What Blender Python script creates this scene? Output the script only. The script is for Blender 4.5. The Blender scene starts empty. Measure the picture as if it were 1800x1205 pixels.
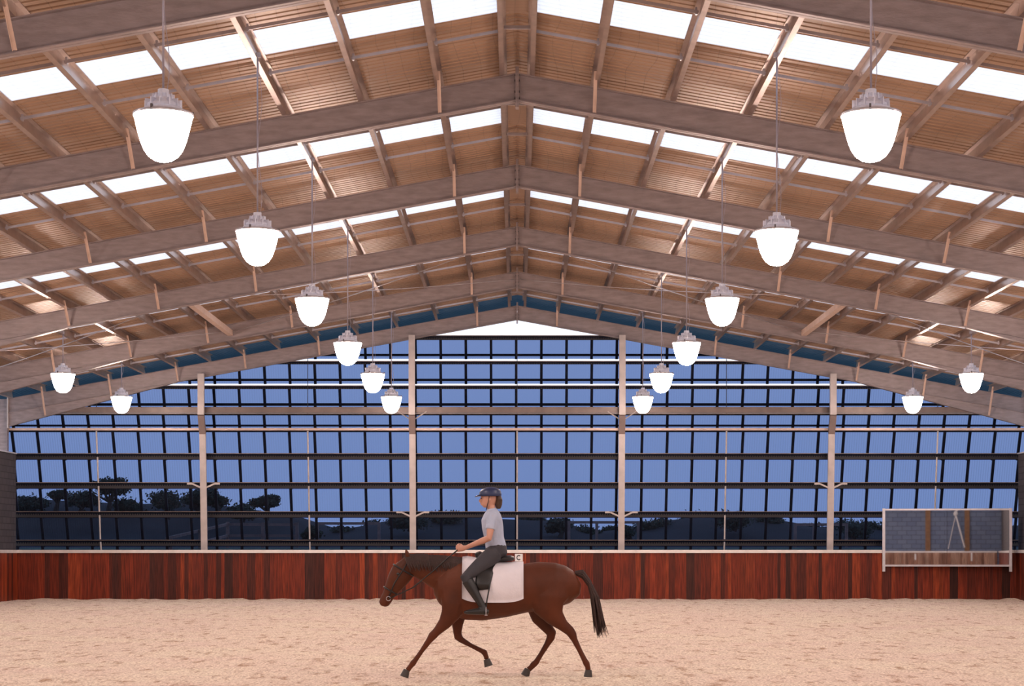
import bpy, math, random
from mathutils import Vector, Matrix, noise
random.seed(7)
SC = bpy.context.scene
COL = SC.collection
# ------------------------------------------------------------------ camera, sky, exposure
F, CX, HY, H = 3250.0, 909.0, 970.0, 1.5          # focal length in px, vanishing point, eye height
cd = bpy.data.cameras.new('camera'); cam = bpy.data.objects.new('camera', cd); COL.objects.link(cam)
cam.location = (0, 0, H); cam.rotation_euler = (math.pi/2, 0, 0)
cd.sensor_width = 36; cd.lens = 65.0; cd.clip_end = 800
cd.shift_x = -(CX-900)/1800; cd.shift_y = (HY-602.5)/1800
SC.camera = cam
SC.view_settings.view_transform = 'Standard'; SC.view_settings.look = 'None'
SC.view_settings.gamma = 1; SC.view_settings.exposure = 0.0; SC.view_settings.use_curve_mapping = False
W = bpy.data.worlds.new('dusk_sky'); SC.world = W; W.use_nodes = True
wn = W.node_tree.nodes; wl = W.node_tree.links
bg = wn['Background']; bg.inputs['Strength'].default_value = 1.0
tc = wn.new('ShaderNodeTexCoord'); sp = wn.new('ShaderNodeSeparateXYZ'); cr = wn.new('ShaderNodeValToRGB')
wl.new(tc.outputs['Generated'], sp.inputs[0]); wl.new(sp.outputs['Z'], cr.inputs[0]); wl.new(cr.outputs[0], bg.inputs['Color'])
cr.color_ramp.elements[0].position = 0.0; cr.color_ramp.elements[0].color = (1.10, 1.16, 1.32, 1)
cr.color_ramp.elements[1].position = 0.6; cr.color_ramp.elements[1].color = (1.20, 1.26, 1.42, 1)
LAMP_L = 97.0; LAMP_C = (1.0, 0.805, 0.71, 1)

# ------------------------------------------------------------------ materials
def mat(name, col, rough=.6, metal=0.0, var=0.0, vscale=3.0, bump=0.0, bscale=40.0, stretch=(1,1,1), spec=.5):
    m = bpy.data.materials.new(name); m.use_nodes = True
    n, l = m.node_tree.nodes, m.node_tree.links
    b = n['Principled BSDF']; b.inputs['Roughness'].default_value = rough; b.inputs['Metallic'].default_value = metal
    b.inputs['Specular IOR Level'].default_value = spec
    b.inputs['Base Color'].default_value = (*col, 1)
    if var or bump:
        t = n.new('ShaderNodeTexCoord'); mp = n.new('ShaderNodeMapping'); mp.inputs['Scale'].default_value = stretch
        l.new(t.outputs['Object'], mp.inputs[0])
    if var:
        nz = n.new('ShaderNodeTexNoise'); nz.inputs['Scale'].default_value = vscale; nz.inputs['Detail'].default_value = 6
        l.new(mp.outputs[0], nz.inputs['Vector'])
        r = n.new('ShaderNodeValToRGB'); r.color_ramp.elements[0].position = .32; r.color_ramp.elements[1].position = .68
        r.color_ramp.elements[0].color = (*[c*(1-var) for c in col], 1)
        r.color_ramp.elements[1].color = (*[min(1, c*(1+var)) for c in col], 1)
        l.new(nz.outputs[0], r.inputs[0]); l.new(r.outputs[0], b.inputs['Base Color'])
    if bump:
        nb = n.new('ShaderNodeTexNoise'); nb.inputs['Scale'].default_value = bscale; nb.inputs['Detail'].default_value = 4
        l.new(mp.outputs[0], nb.inputs['Vector'])
        bp = n.new('ShaderNodeBump'); bp.inputs['Strength'].default_value = bump; bp.inputs['Distance'].default_value = .02
        l.new(nb.outputs[0], bp.inputs['Height']); l.new(bp.outputs[0], b.inputs['Normal'])
    return m

def grid_lines(m, px, py, wx, wy, wob=.03):
    """wire pattern of the safety mesh: 1 on a wire, 0 between; returns a socket"""
    n, l = m.node_tree.nodes, m.node_tree.links
    t = n.new('ShaderNodeTexCoord'); nz = n.new('ShaderNodeTexNoise'); nz.inputs['Scale'].default_value = .55; nz.inputs['Detail'].default_value = .5
    l.new(t.outputs['Object'], nz.inputs['Vector'])
    s = n.new('ShaderNodeSeparateXYZ'); l.new(t.outputs['Object'], s.inputs[0])
    off = n.new('ShaderNodeMath'); off.operation = 'MULTIPLY_ADD'; off.inputs[1].default_value = wob*6; off.inputs[2].default_value = -wob*3
    l.new(nz.outputs[0], off.inputs[0])
    outs = []
    for ax, p, w in (('X', px, wx), ('Y', py, wy)):
        a = n.new('ShaderNodeMath'); a.operation = 'ADD'; l.new(s.outputs[ax], a.inputs[0])
        if ax == 'X': l.new(off.outputs[0], a.inputs[1])
        else: a.inputs[1].default_value = 100
        b = n.new('ShaderNodeMath'); b.operation = 'PINGPONG'; b.inputs[1].default_value = p/2; l.new(a.outputs[0], b.inputs[0])
        c = n.new('ShaderNodeMath'); c.operation = 'LESS_THAN'; c.inputs[1].default_value = w; l.new(b.outputs[0], c.inputs[0])
        outs.append(c.outputs[0])
    mx = n.new('ShaderNodeMath'); mx.operation = 'MAXIMUM'; l.new(outs[0], mx.inputs[0]); l.new(outs[1], mx.inputs[1])
    return mx.outputs[0]

M = {}
M['steel'] = mat('weathered_steel', (.27,.215,.213), .48, .25, .17, 5, .15, 30, (.6,1,2.5))
M['purlin'] = mat('galvanised_purlin', (.42,.325,.285), .34, .85, .12, 4, 0)
M['bridge'] = mat('galvanised_bridging', (.46,.43,.46), .35, .6, .1, 5)
M['brace'] = mat('brace_steel', (.55,.40,.33), .5, .2, .1, 5)
M['columns'] = mat('painted_column', (.47,.41,.39), .5, .1, .12, 3)
M['darksteel'] = mat('dark_frame_steel', (.018,.015,.018), .6, .2)
M['brownsteel'] = mat('darker_brown_steel', (.22,.165,.15), .55, .2, .1, 3)
M['girt'] = mat('brown_girt', (.17,.125,.11), .45, .3, .15, 3)
M['cap'] = mat('aluminium_cap', (.74,.69,.66), .35, .4, .08, 4)
M['alu'] = mat('aluminium_frame', (.50,.47,.50), .35, .6, .08, 6)
M['housing'] = mat('cast_lamp_housing', (.72,.72,.80), .4, .5, .06, 20)
M['rod'] = mat('lamp_conduit', (.34,.31,.36), .45, .4)
M['bolt'] = mat('bolt_steel', (.12,.10,.10), .4, .6)
M['white'] = mat('white_paint', (.80,.78,.78), .5)
M['black'] = mat('black_paint', (.015,.015,.018), .5)
M['rust'] = mat('rusty_post', (.22,.11,.05), .6, .1, .2, 4)

# roof underside: foil-faced sheet behind wire safety mesh
m = mat('roof_sheet', (.355,.225,.148), .42, .30, .10, .8); M['roof'] = m
n, l = m.node_tree.nodes, m.node_tree.links; b = n['Principled BSDF']
g = grid_lines(m, .30, .15, .006, .006, .06)
old = b.inputs['Base Color'].links[0].from_socket
mx = n.new('ShaderNodeMix'); mx.data_type = 'RGBA'; l.new(old, mx.inputs[6]); mx.inputs[7].default_value = (.20,.13,.09,1)
ml = n.new('ShaderNodeMath'); ml.operation = 'MULTIPLY'; ml.inputs[1].default_value = .6; l.new(g, ml.inputs[0]); l.new(ml.outputs[0], mx.inputs[0])
l.new(mx.outputs[2], b.inputs['Base Color'])
# skylight sheet: milky translucent fibreglass
m = bpy.data.materials.new('skylight_sheet'); m.use_nodes = True; M['sky'] = m
n, l = m.node_tree.nodes, m.node_tree.links; n.clear()
o = n.new('ShaderNodeOutputMaterial'); tr = n.new('ShaderNodeBsdfTranslucent'); tp = n.new('ShaderNodeBsdfTransparent'); ms = n.new('ShaderNodeMixShader')
tr.inputs[0].default_value = (.93,.94,.98,1); tp.inputs[0].default_value = (.95,.97,1,1); ms.inputs[0].default_value = .35
l.new(tr.outputs[0], ms.inputs[1]); l.new(tp.outputs[0], ms.inputs[2]); 
df = n.new('ShaderNodeBsdfDiffuse'); df.inputs[0].default_value = (.5,.45,.42,1); m2 = n.new('ShaderNodeMixShader')
g = grid_lines(m, .30, .45, .006, .006, .05); ml = n.new('ShaderNodeMath'); ml.operation = 'MULTIPLY_ADD'; ml.inputs[1].default_value = .16; ml.inputs[2].default_value = .03
l.new(g, ml.inputs[0]); l.new(ml.outputs[0], m2.inputs[0]); l.new(ms.outputs[0], m2.inputs[1]); l.new(df.outputs[0], m2.inputs[2]); l.new(m2.outputs[0], o.inputs[0])
# tinted see-through wall sheet
m = bpy.data.materials.new('tinted_polycarbonate'); m.use_nodes = True; M['poly'] = m
n, l = m.node_tree.nodes, m.node_tree.links; n.clear()
o = n.new('ShaderNodeOutputMaterial'); tp = n.new('ShaderNodeBsdfTransparent'); gl = n.new('ShaderNodeBsdfGlossy'); df = n.new('ShaderNodeBsdfDiffuse')
gl.inputs['Roughness'].default_value = .22; gl.inputs[0].default_value = (.7,.7,.8,1)
df.inputs[0].default_value = (.22,.24,.36,1)
fr = n.new('ShaderNodeFresnel'); fr.inputs[0].default_value = 1.13
lw = n.new('ShaderNodeLayerWeight'); lw.inputs[0].default_value = .5
tm = n.new('ShaderNodeMix'); tm.data_type = 'RGBA'; tm.inputs[6].default_value = (.158,.228,.415,1); tm.inputs[7].default_value = (.035,.055,.12,1)
l.new(lw.outputs['Facing'], tm.inputs[0]); l.new(tm.outputs[2], tp.inputs[0])
a = n.new('ShaderNodeMixShader'); a.inputs[0].default_value = .032; l.new(tp.outputs[0], a.inputs[1]); l.new(df.outputs[0], a.inputs[2])
a2 = n.new('ShaderNodeMixShader'); l.new(fr.outputs[0], a2.inputs[0]); l.new(a.outputs[0], a2.inputs[1]); l.new(gl.outputs[0], a2.inputs[2]); l.new(a2.outputs[0], o.inputs[0])
m = bpy.data.materials.new('blue_end_sheet'); m.use_nodes = True; M['endsheet'] = m
n, l = m.node_tree.nodes, m.node_tree.links; n.clear()
o = n.new('ShaderNodeOutputMaterial'); tp = n.new('ShaderNodeBsdfTransparent'); df = n.new('ShaderNodeBsdfDiffuse'); a = n.new('ShaderNodeMixShader')
tp.inputs[0].default_value = (.065,.145,.225,1); df.inputs[0].default_value = (.12,.17,.22,1); a.inputs[0].default_value = .25
l.new(tp.outputs[0], a.inputs[1]); l.new(df.outputs[0], a.inputs[2]); l.new(a.outputs[0], o.inputs[0])
# lamp glass
m = bpy.data.materials.new('lit_lamp_glass'); m.use_nodes = True; M['glow'] = m
n, l = m.node_tree.nodes, m.node_tree.links; n.clear()
o = n.new('ShaderNodeOutputMaterial'); em = n.new('ShaderNodeEmission'); em.inputs[0].default_value = LAMP_C; em.inputs[1].default_value = LAMP_L
l.new(em.outputs[0], o.inputs[0])
# mirror
M['mirror'] = mat('mirror_glass', (.80,.84,.90), .015, 1.0)
# timber boards: colour per board is stored on the mesh
m = mat('stained_hardwood', (.3,.08,.03), .5, 0, 0, 1, .10, 60, (1,1,.08)); M['wood'] = m
n, l = m.node_tree.nodes, m.node_tree.links; b = n['Principled BSDF']; b.inputs['Specular IOR Level'].default_value = .25
at = n.new('ShaderNodeAttribute'); at.attribute_name = 'board'
t = n.new('ShaderNodeTexCoord'); mp = n.new('ShaderNodeMapping'); mp.inputs['Scale'].default_value = (1,1,.06); l.new(t.outputs['Object'], mp.inputs[0])
nz = n.new('ShaderNodeTexNoise'); nz.inputs['Scale'].default_value = 28; nz.inputs['Detail'].default_value = 5; l.new(mp.outputs[0], nz.inputs['Vector'])
r = n.new('ShaderNodeValToRGB'); r.color_ramp.elements[0].color = (.42,.40,.42,1); r.color_ramp.elements[1].color = (1.3,1.25,1.2,1)
r.color_ramp.elements[0].position = .3; r.color_ramp.elements[1].position = .7; l.new(nz.outputs[0], r.inputs[0])
mu = n.new('ShaderNodeMix'); mu.data_type = 'RGBA'; mu.blend_type = 'MULTIPLY'; mu.inputs[0].default_value = 1
l.new(at.outputs['Color'], mu.inputs[6]); l.new(r.outputs[0], mu.inputs[7]); l.new(mu.outputs[2], b.inputs['Base Color'])
# sand
m = mat('arena_sand', (.78,.62,.50), .95, 0, 0, 1, 0, 1, spec=.1); M['sand'] = m
n, l = m.node_tree.nodes, m.node_tree.links; b = n['Principled BSDF']
t = n.new('ShaderNodeTexCoord')
def noise_node(scale, detail, sc=(1,1,1)):
    mp = n.new('ShaderNodeMapping'); mp.inputs['Scale'].default_value = sc; l.new(t.outputs['Object'], mp.inputs[0])
    q = n.new('ShaderNodeTexNoise'); q.inputs['Scale'].default_value = scale; q.inputs['Detail'].default_value = detail; q.inputs['Roughness'].default_value = .7
    l.new(mp.outputs[0], q.inputs['Vector']); return q
big = noise_node(.35, 5); fine = noise_node(34, 5, (1,.5,1)); clod = noise_node(4.5, 9, (1,.30,1))
r1 = n.new('ShaderNodeValToRGB'); r1.color_ramp.elements[0].position = .35; r1.color_ramp.elements[1].position = .65
r1.color_ramp.elements[0].color = (.90,.73,.62,1); r1.color_ramp.elements[1].color = (.95,.83,.67,1); l.new(big.outputs[0], r1.inputs[0])
r2 = n.new('ShaderNodeValToRGB'); r2.color_ramp.elements[0].position = .36; r2.color_ramp.elements[1].position = .47
r2.color_ramp.elements[0].color = (.50,.33,.22,1); r2.color_ramp.elements[1].color = (1,1,1,1); l.new(clod.outputs[0], r2.inputs[0])
r3 = n.new('ShaderNodeValToRGB'); r3.color_ramp.elements[0].position = .34; r3.color_ramp.elements[1].position = .58
r3.color_ramp.elements[0].color = (.50,.40,.34,1); r3.color_ramp.elements[1].color = (1.08,1.08,1.08,1); l.new(fine.outputs[0], r3.inputs[0])
u1 = n.new('ShaderNodeMix'); u1.data_type = 'RGBA'; u1.blend_type = 'MULTIPLY'; u1.inputs[0].default_value = .75; l.new(r1.outputs[0], u1.inputs[6]); l.new(r2.outputs[0], u1.inputs[7])
u2 = n.new('ShaderNodeMix'); u2.data_type = 'RGBA'; u2.blend_type = 'MULTIPLY'; u2.inputs[0].default_value = .9; l.new(u1.outputs[2], u2.inputs[6]); l.new(r3.outputs[0], u2.inputs[7])
l.new(u2.outputs[2], b.inputs['Base Color'])
ad = n.new('ShaderNodeMath'); ad.operation = 'ADD'; l.new(fine.outputs[0], ad.inputs[0]); l.new(clod.outputs[0], ad.inputs[1])
bp = n.new('ShaderNodeBump'); bp.inputs['Strength'].default_value = .8; bp.inputs['Distance'].default_value = .03
l.new(ad.outputs[0], bp.inputs['Height']); l.new(bp.outputs[0], b.inputs['Normal'])
# concrete block
def block_mat(name, bw, bh, c1, c2, mortar, swap):
    m = mat(name, c1, .85); n, l = m.node_tree.nodes, m.node_tree.links; b = n['Principled BSDF']
    t = n.new('ShaderNodeTexCoord'); s = n.new('ShaderNodeSeparateXYZ'); c = n.new('ShaderNodeCombineXYZ'); l.new(t.outputs['Object'], s.inputs[0])
    l.new(s.outputs['Y' if swap else 'X'], c.inputs['X']); l.new(s.outputs['Z'], c.inputs['Y'])
    br = n.new('ShaderNodeTexBrick'); br.inputs['Scale'].default_value = 1; br.inputs['Brick Width'].default_value = bw; br.inputs['Row Height'].default_value = bh
    br.inputs['Mortar Size'].default_value = .012; br.inputs['Color1'].default_value = (*c1,1); br.inputs['Color2'].default_value = (*c2,1); br.inputs['Mortar'].default_value = (*mortar,1)
    l.new(c.outputs[0], br.inputs['Vector']); l.new(br.outputs[0], b.inputs['Base Color'])
    bp = n.new('ShaderNodeBump'); bp.invert = True; bp.inputs['Strength'].default_value = .6; bp.inputs['Distance'].default_value = .01
    l.new(br.outputs['Fac'], bp.inputs['Height']); l.new(bp.outputs[0], b.inputs['Normal'])
    return m
M['block'] = block_mat('side_blockwork', .4, .2, (.05,.042,.047), (.065,.055,.06), (.025,.02,.022), True)
M['block_end'] = block_mat('end_blockwork', .60, .29, (.13,.17,.27), (.17,.21,.31), (.05,.06,.09), False)
M['grass'] = mat('dark_grass', (.035,.075,.045), .95, 0, .4, 2, .5, 30)
M['hill'] = mat('scrub_hill', (.014,.016,.016), 1, 0, .4, .6, .6, 6)
M['leaf'] = mat('dark_leaves', (.028,.042,.025), .9, 0, .3, 3)
M['bark'] = mat('dark_bark', (.06,.045,.035), .95, 0, .3, 6)
M['rail'] = mat('fence_timber', (.30,.19,.15), .8, 0, .2, 5)

# ------------------------------------------------------------------ helpers
class MB:
    def __init__(s): s.v = []; s.f = []; s.c = []
    def add(s, vs, fs, col=None):
        k = len(s.v); s.v += [Vector(v) for v in vs]; s.f += [tuple(i+k for i in f) for f in fs]
        if col is not None: s.c += [col]*len(fs)
    def box(s, c, d, rot=None, col=None):
        c = Vector(c); vs = []
        for x in (-.5,.5):
            for y in (-.5,.5):
                for z in (-.5,.5):
                    p = Vector((x*d[0], y*d[1], z*d[2]))
                    if rot: p = rot @ p
                    vs.append(c+p)
        s.add(vs, [(0,1,3,2),(4,6,7,5),(0,4,5,1),(2,3,7,6),(0,2,6,4),(1,5,7,3)], col); return s
    def beam(s, a, b, w, h, up=(0,0,1), col=None):       # rectangular bar from a to b; w across, h along up
        a, b = Vector(a), Vector(b); t = (b-a).normalized(); up = Vector(up)
        sd = t.cross(up).normalized(); u = sd.cross(t).normalized(); vs = []
        for p in (a, b):
            for x, y in ((-1,-1),(1,-1),(1,1),(-1,1)): vs.append(p+sd*(x*w/2)+u*(y*h/2))
        s.add(vs, [(0,3,2,1),(4,5,6,7),(0,1,5,4),(1,2,6,5),(2,3,7,6),(3,0,4,7)], col); return s
    def tube(s, pts, r, n=8, cap=True):
        pts = [Vector(p) for p in pts]; k = len(pts); rs = r if isinstance(r, (list, tuple)) else [r]*k; vs = []
        for i, p in enumerate(pts):
            t = (pts[min(i+1, k-1)]-pts[max(i-1, 0)]).normalized()
            ref = Vector((0,0,1)) if abs(t.z) < .95 else Vector((1,0,0))
            a = t.cross(ref).normalized(); b = t.cross(a).normalized()
            for j in range(n):
                q = 2*math.pi*j/n; vs.append(p+a*math.cos(q)*rs[i]+b*math.sin(q)*rs[i])
        fs = [(i*n+j, i*n+(j+1)%n, (i+1)*n+(j+1)%n, (i+1)*n+j) for i in range(k-1) for j in range(n)]
        if cap: fs += [tuple(range(n))[::-1], tuple((k-1)*n+j for j in range(n))]
        s.add(vs, fs); return s
    def lathe(s, prof, c=(0,0,0), n=32, cap=False):
        c = Vector(c); vs = [c+Vector((r*math.cos(2*math.pi*j/n), r*math.sin(2*math.pi*j/n), z)) for r, z in prof for j in range(n)]
        k = len(prof); fs = [(i*n+j, i*n+(j+1)%n, (i+1)*n+(j+1)%n, (i+1)*n+j) for i in range(k-1) for j in range(n)]
        if cap: fs += [tuple(range(n)), tuple((k-1)*n+j for j in range(n))[::-1]]
        s.add(vs, fs); return s
    def loft(s, secs, side=(0,1,0), n=16):               # (centre, half depth in plane, half width across)
        side = Vector(side); k = len(secs); vs = []; P = [Vector(q[0]) for q in secs]
        for i, q in enumerate(secs):
            t = (P[min(i+1,k-1)]-P[max(i-1,0)]).normalized(); sd = (side-t*side.dot(t)).normalized(); u = t.cross(sd).normalized()
            for j in range(n):
                a = 2*math.pi*j/n; vs.append(P[i]+sd*math.cos(a)*q[2]+u*math.sin(a)*q[1])
        fs = [(i*n+j, i*n+(j+1)%n, (i+1)*n+(j+1)%n, (i+1)*n+j) for i in range(k-1) for j in range(n)]
        fs += [tuple(range(n))[::-1], tuple((k-1)*n+j for j in range(n))]
        s.add(vs, fs); return s
    def build(s, name, m, parent=None, org=None, smooth=False):
        org = Vector(org) if org is not None else Vector((0,0,0))
        me = bpy.data.meshes.new(name); me.from_pydata([tuple(v-org) for v in s.v], [], s.f); me.update()
        if m: me.materials.append(m)
        if s.c:
            ca = me.color_attributes.new('board', 'FLOAT_COLOR', 'CORNER'); k = 0
            for p, c in zip(me.polygons, s.c):
                for _ in p.loop_indices: ca.data[k].color = (*c, 1); k += 1
        if smooth:
            for p in me.polygons: p.use_smooth = True
        o = bpy.data.objects.new(name, me); COL.objects.link(o)
        if parent: o.parent = parent
        else: o.location = org
        return o
def tag(o, label, cat, group=None, kind=None):
    if label: o['label'] = label
    if cat: o['category'] = cat
    if group: o['group'] = group
    if kind: o['kind'] = kind
    return o
def thing(name, label, cat, loc, group=None, rz=0):
    o = bpy.data.objects.new(name, None); COL.objects.link(o); o.location = loc; o.rotation_euler = (0,0,rz); o.empty_display_size = .2
    return tag(o, label, cat, group)
def struct(name, mb, m, smooth=False, org=None):
    o = mb.build(name, m, smooth=smooth, org=org); o['kind'] = 'structure'; return o
def copy_tree(o, parent=None):
    c = o.copy(); COL.objects.link(c); c.parent = parent
    for ch in list(o.children): copy_tree(ch, c)
    return c
def Zof(y, D): return H+(HY-y)*D/F
def Xof(x, D): return (x-CX)*D/F
def proj(x, y, z): return (CX+F*x/y, HY-F*(z-H)/y)
ORD = ['', 'first', 'second', 'third', 'fourth', 'fifth', 'sixth', 'seventh', 'eighth', 'ninth', 'tenth', 'eleventh', 'twelfth', 'thirteenth', 'fourteenth', 'fifteenth']

# ------------------------------------------------------------------ the building's measures
BAY = 7.11; D6 = 58.7; FR = {6-i: D6-BAY*i for i in range(6)}       # depth of frames 1..6
FR[0] = FR[1]-BAY
SL = .183; RB = H+7.37; RH = .45; PH = .2                            # slope, ridge underside, rafter depth, purlin depth
def zdeck(x): return RB+RH+PH+.01-SL*abs(x)
PX = [.21, 1.26, 2.51, 3.76, 5.01, 6.26, 7.5, 8.6, 9.7, 10.75, 11.8, 12.85, 13.9, 14.95, 16.0]
EAVE = 16.95; YF = -4.0; YB = 57.75
BAYS = ['', 'first bay from back wall', 'second bay from back wall', 'third bay from back wall', 'fourth bay from back wall', 'fifth bay from back wall', 'sixth bay from back wall']

# floor
fl = MB(); nx, ny = 150, 260; X0, X1, Y0, Y1 = -15.95, 15.95, YF, 58.85
ys = [YF, 0, 8, 14]+[18+(58.85-18)*i/ny for i in range(ny+1)]; xs = [X0+(X1-X0)*i/nx for i in range(nx+1)]
vs = []
for y in ys:
    for x in xs:
        z = .018*noise.noise(Vector((x*.9, y*.6, 0)))+.02*noise.noise(Vector((x*2.7, y*2.1, 3)))+.012*noise.noise(Vector((x*6, y*6, 5)))
        if y > 57.5: z += .03*(y-57.5)*(1+noise.noise(Vector((x*1.5, 0, 9)))*1.2+noise.noise(Vector((x*5, 0, 4)))*.9)
        vs.append((x, y, z-.02))
w = nx+1
fl.add(vs, [(j*w+i, j*w+i+1, (j+1)*w+i+1, (j+1)*w+i) for j in range(len(ys)-1) for i in range(nx)])
struct('floor', fl, M['sand'], smooth=True)

# roof: ribbed sheets with a translucent strip in the middle of every bay
SKW = .62
mids = [FR[i]+BAY/2 for i in range(1, 6)] + [FR[1]-BAY/2, FR[1]-BAY*1.5, FR[1]-BAY*2.5]; mids.sort()
def rib(y): 
    q = (y/.19) % 1.0
    return .022 if q < .2 else (0 if q > .3 else .022*(.3-q)/.1)
def sheet(y0, y1, sgn, x_in=0.0):
    mb = MB(); st = []; y = y0
    k0 = math.floor(y0/.19)
    cuts = [y0]
    for k in range(k0, math.ceil(y1/.19)+1):
        for q in (0, .0375, .057, .1805):
            yy = k*.19+q
            if y0 < yy < y1: cuts.append(yy)
    cuts.append(y1); vs = []
    hh = [0, .022, 0, 0]
    for yy in cuts:
        r = rib(yy+1e-6)
        for x in (x_in, EAVE): vs.append((sgn*x, yy, zdeck(x)+r))
    mb.add(vs, [(2*i, 2*i+1, 2*i+3, 2*i+2) for i in range(len(cuts)-1)]); return mb
deck = MB(); edges = [YF]
for mdl in mids: edges += [mdl-SKW, mdl+SKW]
edges.append(YB)
for i in range(0, len(edges), 2):
    for sg in (-1, 1):
        t = sheet(edges[i], edges[i+1], sg); deck.add(t.v, t.f)
for i, mdl in enumerate(mids):                                         # solid ridge capping under the skylights
    deck.box((0, mdl, zdeck(.0)+.012), (.52, 2*SKW+.3, .07))
struct('ceiling', deck, M['roof'])
for sg, sn in ((-1, 'left'), (1, 'right')):
    t = sheet(YB-.05, 61.6, sg); tag(t.build('end_roof_sheet', M['endsheet'], org=(0, YB, zdeck(0))), f'blue grey translucent roof sheet over the gable end, {sn} slope', 'roof sheet')
for i, mdl in enumerate(mids):
    nb = round((D6-BAY/2-mdl)/BAY)+1
    if nb > 6: continue
    for sg, sn in ((-1, 'left'), (1, 'right')):
        t = sheet(mdl-SKW, mdl+SKW, sg, .2)
        o = t.build('skylight', M['sky'], org=(0, mdl, zdeck(0)))
        tag(o, f'white translucent skylight strip on {sn} roof slope, {BAYS[nb]}', 'skylight', 'skylight strips in the roof')
# keep daylight even above the unseen front bays
for mdl in [q for q in mids if round((D6-BAY/2-q)/BAY)+1 > 6]:
    for sg in (-1, 1):
        t = sheet(mdl-SKW, mdl+SKW, sg, .2); o = t.build('skylight', M['sky'], org=(0, mdl, zdeck(0)))
        tag(o, f'white translucent skylight strip on {"left" if sg<0 else "right"} roof slope, {"seventh" if mdl > 9 else "eighth"} bay from back wall', 'skylight', 'skylight strips in the roof')

# ------------------------------------------------------------------ portal frames
ang = math.atan(SL)
def rafter(sg, D):
    mb = MB(); z0, x1 = RB, 16.15
    def P(x, dz): return Vector((sg*x, D, z0+dz-SL*x))
    mb.beam(P(0,RH/2), P(x1,RH/2), .012, RH)                          # web
    mb.beam(P(0,.008), P(x1,.008), .18, .016); mb.beam(P(0,RH-.008), P(x1,RH-.008), .18, .016)
    return mb
def haunch(sg, D):
    mb = MB(); xa, xb, dp = 10.8, 16.13, .42
    a, b, c = Vector((sg*xa, D, RB-SL*xa)), Vector((sg*xb, D, RB-SL*xb)), Vector((sg*xb, D, RB-SL*xb-dp))
    vs = [p+Vector((0, q, 0)) for q in (-.006, .006) for p in (a, b, c)]
    mb.add(vs, [(0,1,2),(3,5,4),(0,3,4,1),(1,4,5,2),(2,5,3,0)]); mb.beam(a, c, .18, .016); return mb
def make_frame():
    r = thing('portal_frame', 'x', 'roof frame', (0, 0, 0), 'steel portal frames across the hall')
    for sg in (-1, 1):
        rafter(sg, 0).build('rafter', M['steel'], r)
        haunch(sg, 0).build('haunch', M['steel'], r)
        c = MB(); zc = RB+RH-SL*16.2
        c.box((sg*16.38, 0, zc/2), (.40, .012, zc)); c.box((sg*16.175, 0, zc/2), (.016, .2, zc)); c.box((sg*16.585, 0, zc/2), (.016, .2, zc))
        c.build('column', M['steel'], r)
        e = MB(); e.box((sg*16.15, 0, RB-SL*16.15+.02), (.03, .22, 1.0)); e.build('end_plate', M['columns'], r)
    a = MB(); a.box((-.014, 0, RB+.22), (.024, .2, .66)); a.box((.014, 0, RB+.22), (.024, .2, .66)); 
    ap = a.build('apex_plate', M['steel'], r)
    for z in (.05, .15, .33, .43): MB().box((0, -.05, RB+z), (.09, .03, .03)).build('bolt', M['bolt'], ap)
    for sg in (-1, 1):
        for x in (1.26, 6.26, 8.6, 10.75, 12.85, 14.95):
            q = MB(); zz = RB-SL*x; hd = .42*max(0, x-10.8)/5.3
            q.beam((sg*x, -.10, zz+.03-hd), (sg*x, -.62, zz+RH+.12), .055, .008, (0, .7, .7)); q.beam((sg*(x+.025), -.10, zz+.03-hd), (sg*(x+.025), -.62, zz+RH+.12), .008, .055, (0,.7,.7))
            q.build('fly_brace', M['brace'], r)
    return r
names = {6: 'gable end steel portal frame hard against the blue back wall', 5: 'second steel portal frame from the back wall',
         4: 'third steel portal frame from the back wall', 3: 'fourth steel portal frame from back wall, ridge below upper centre',
         2: 'fifth steel portal frame from back wall, nearest whose ridge shows', 1: 'nearest steel portal frame, seen only in the two upper corners'}
f0 = make_frame()
for i in range(6, 0, -1):
    fr = f0 if i == 6 else copy_tree(f0)
    fr.location = (0, FR[i], 0); fr['label'] = names[i]

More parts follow.
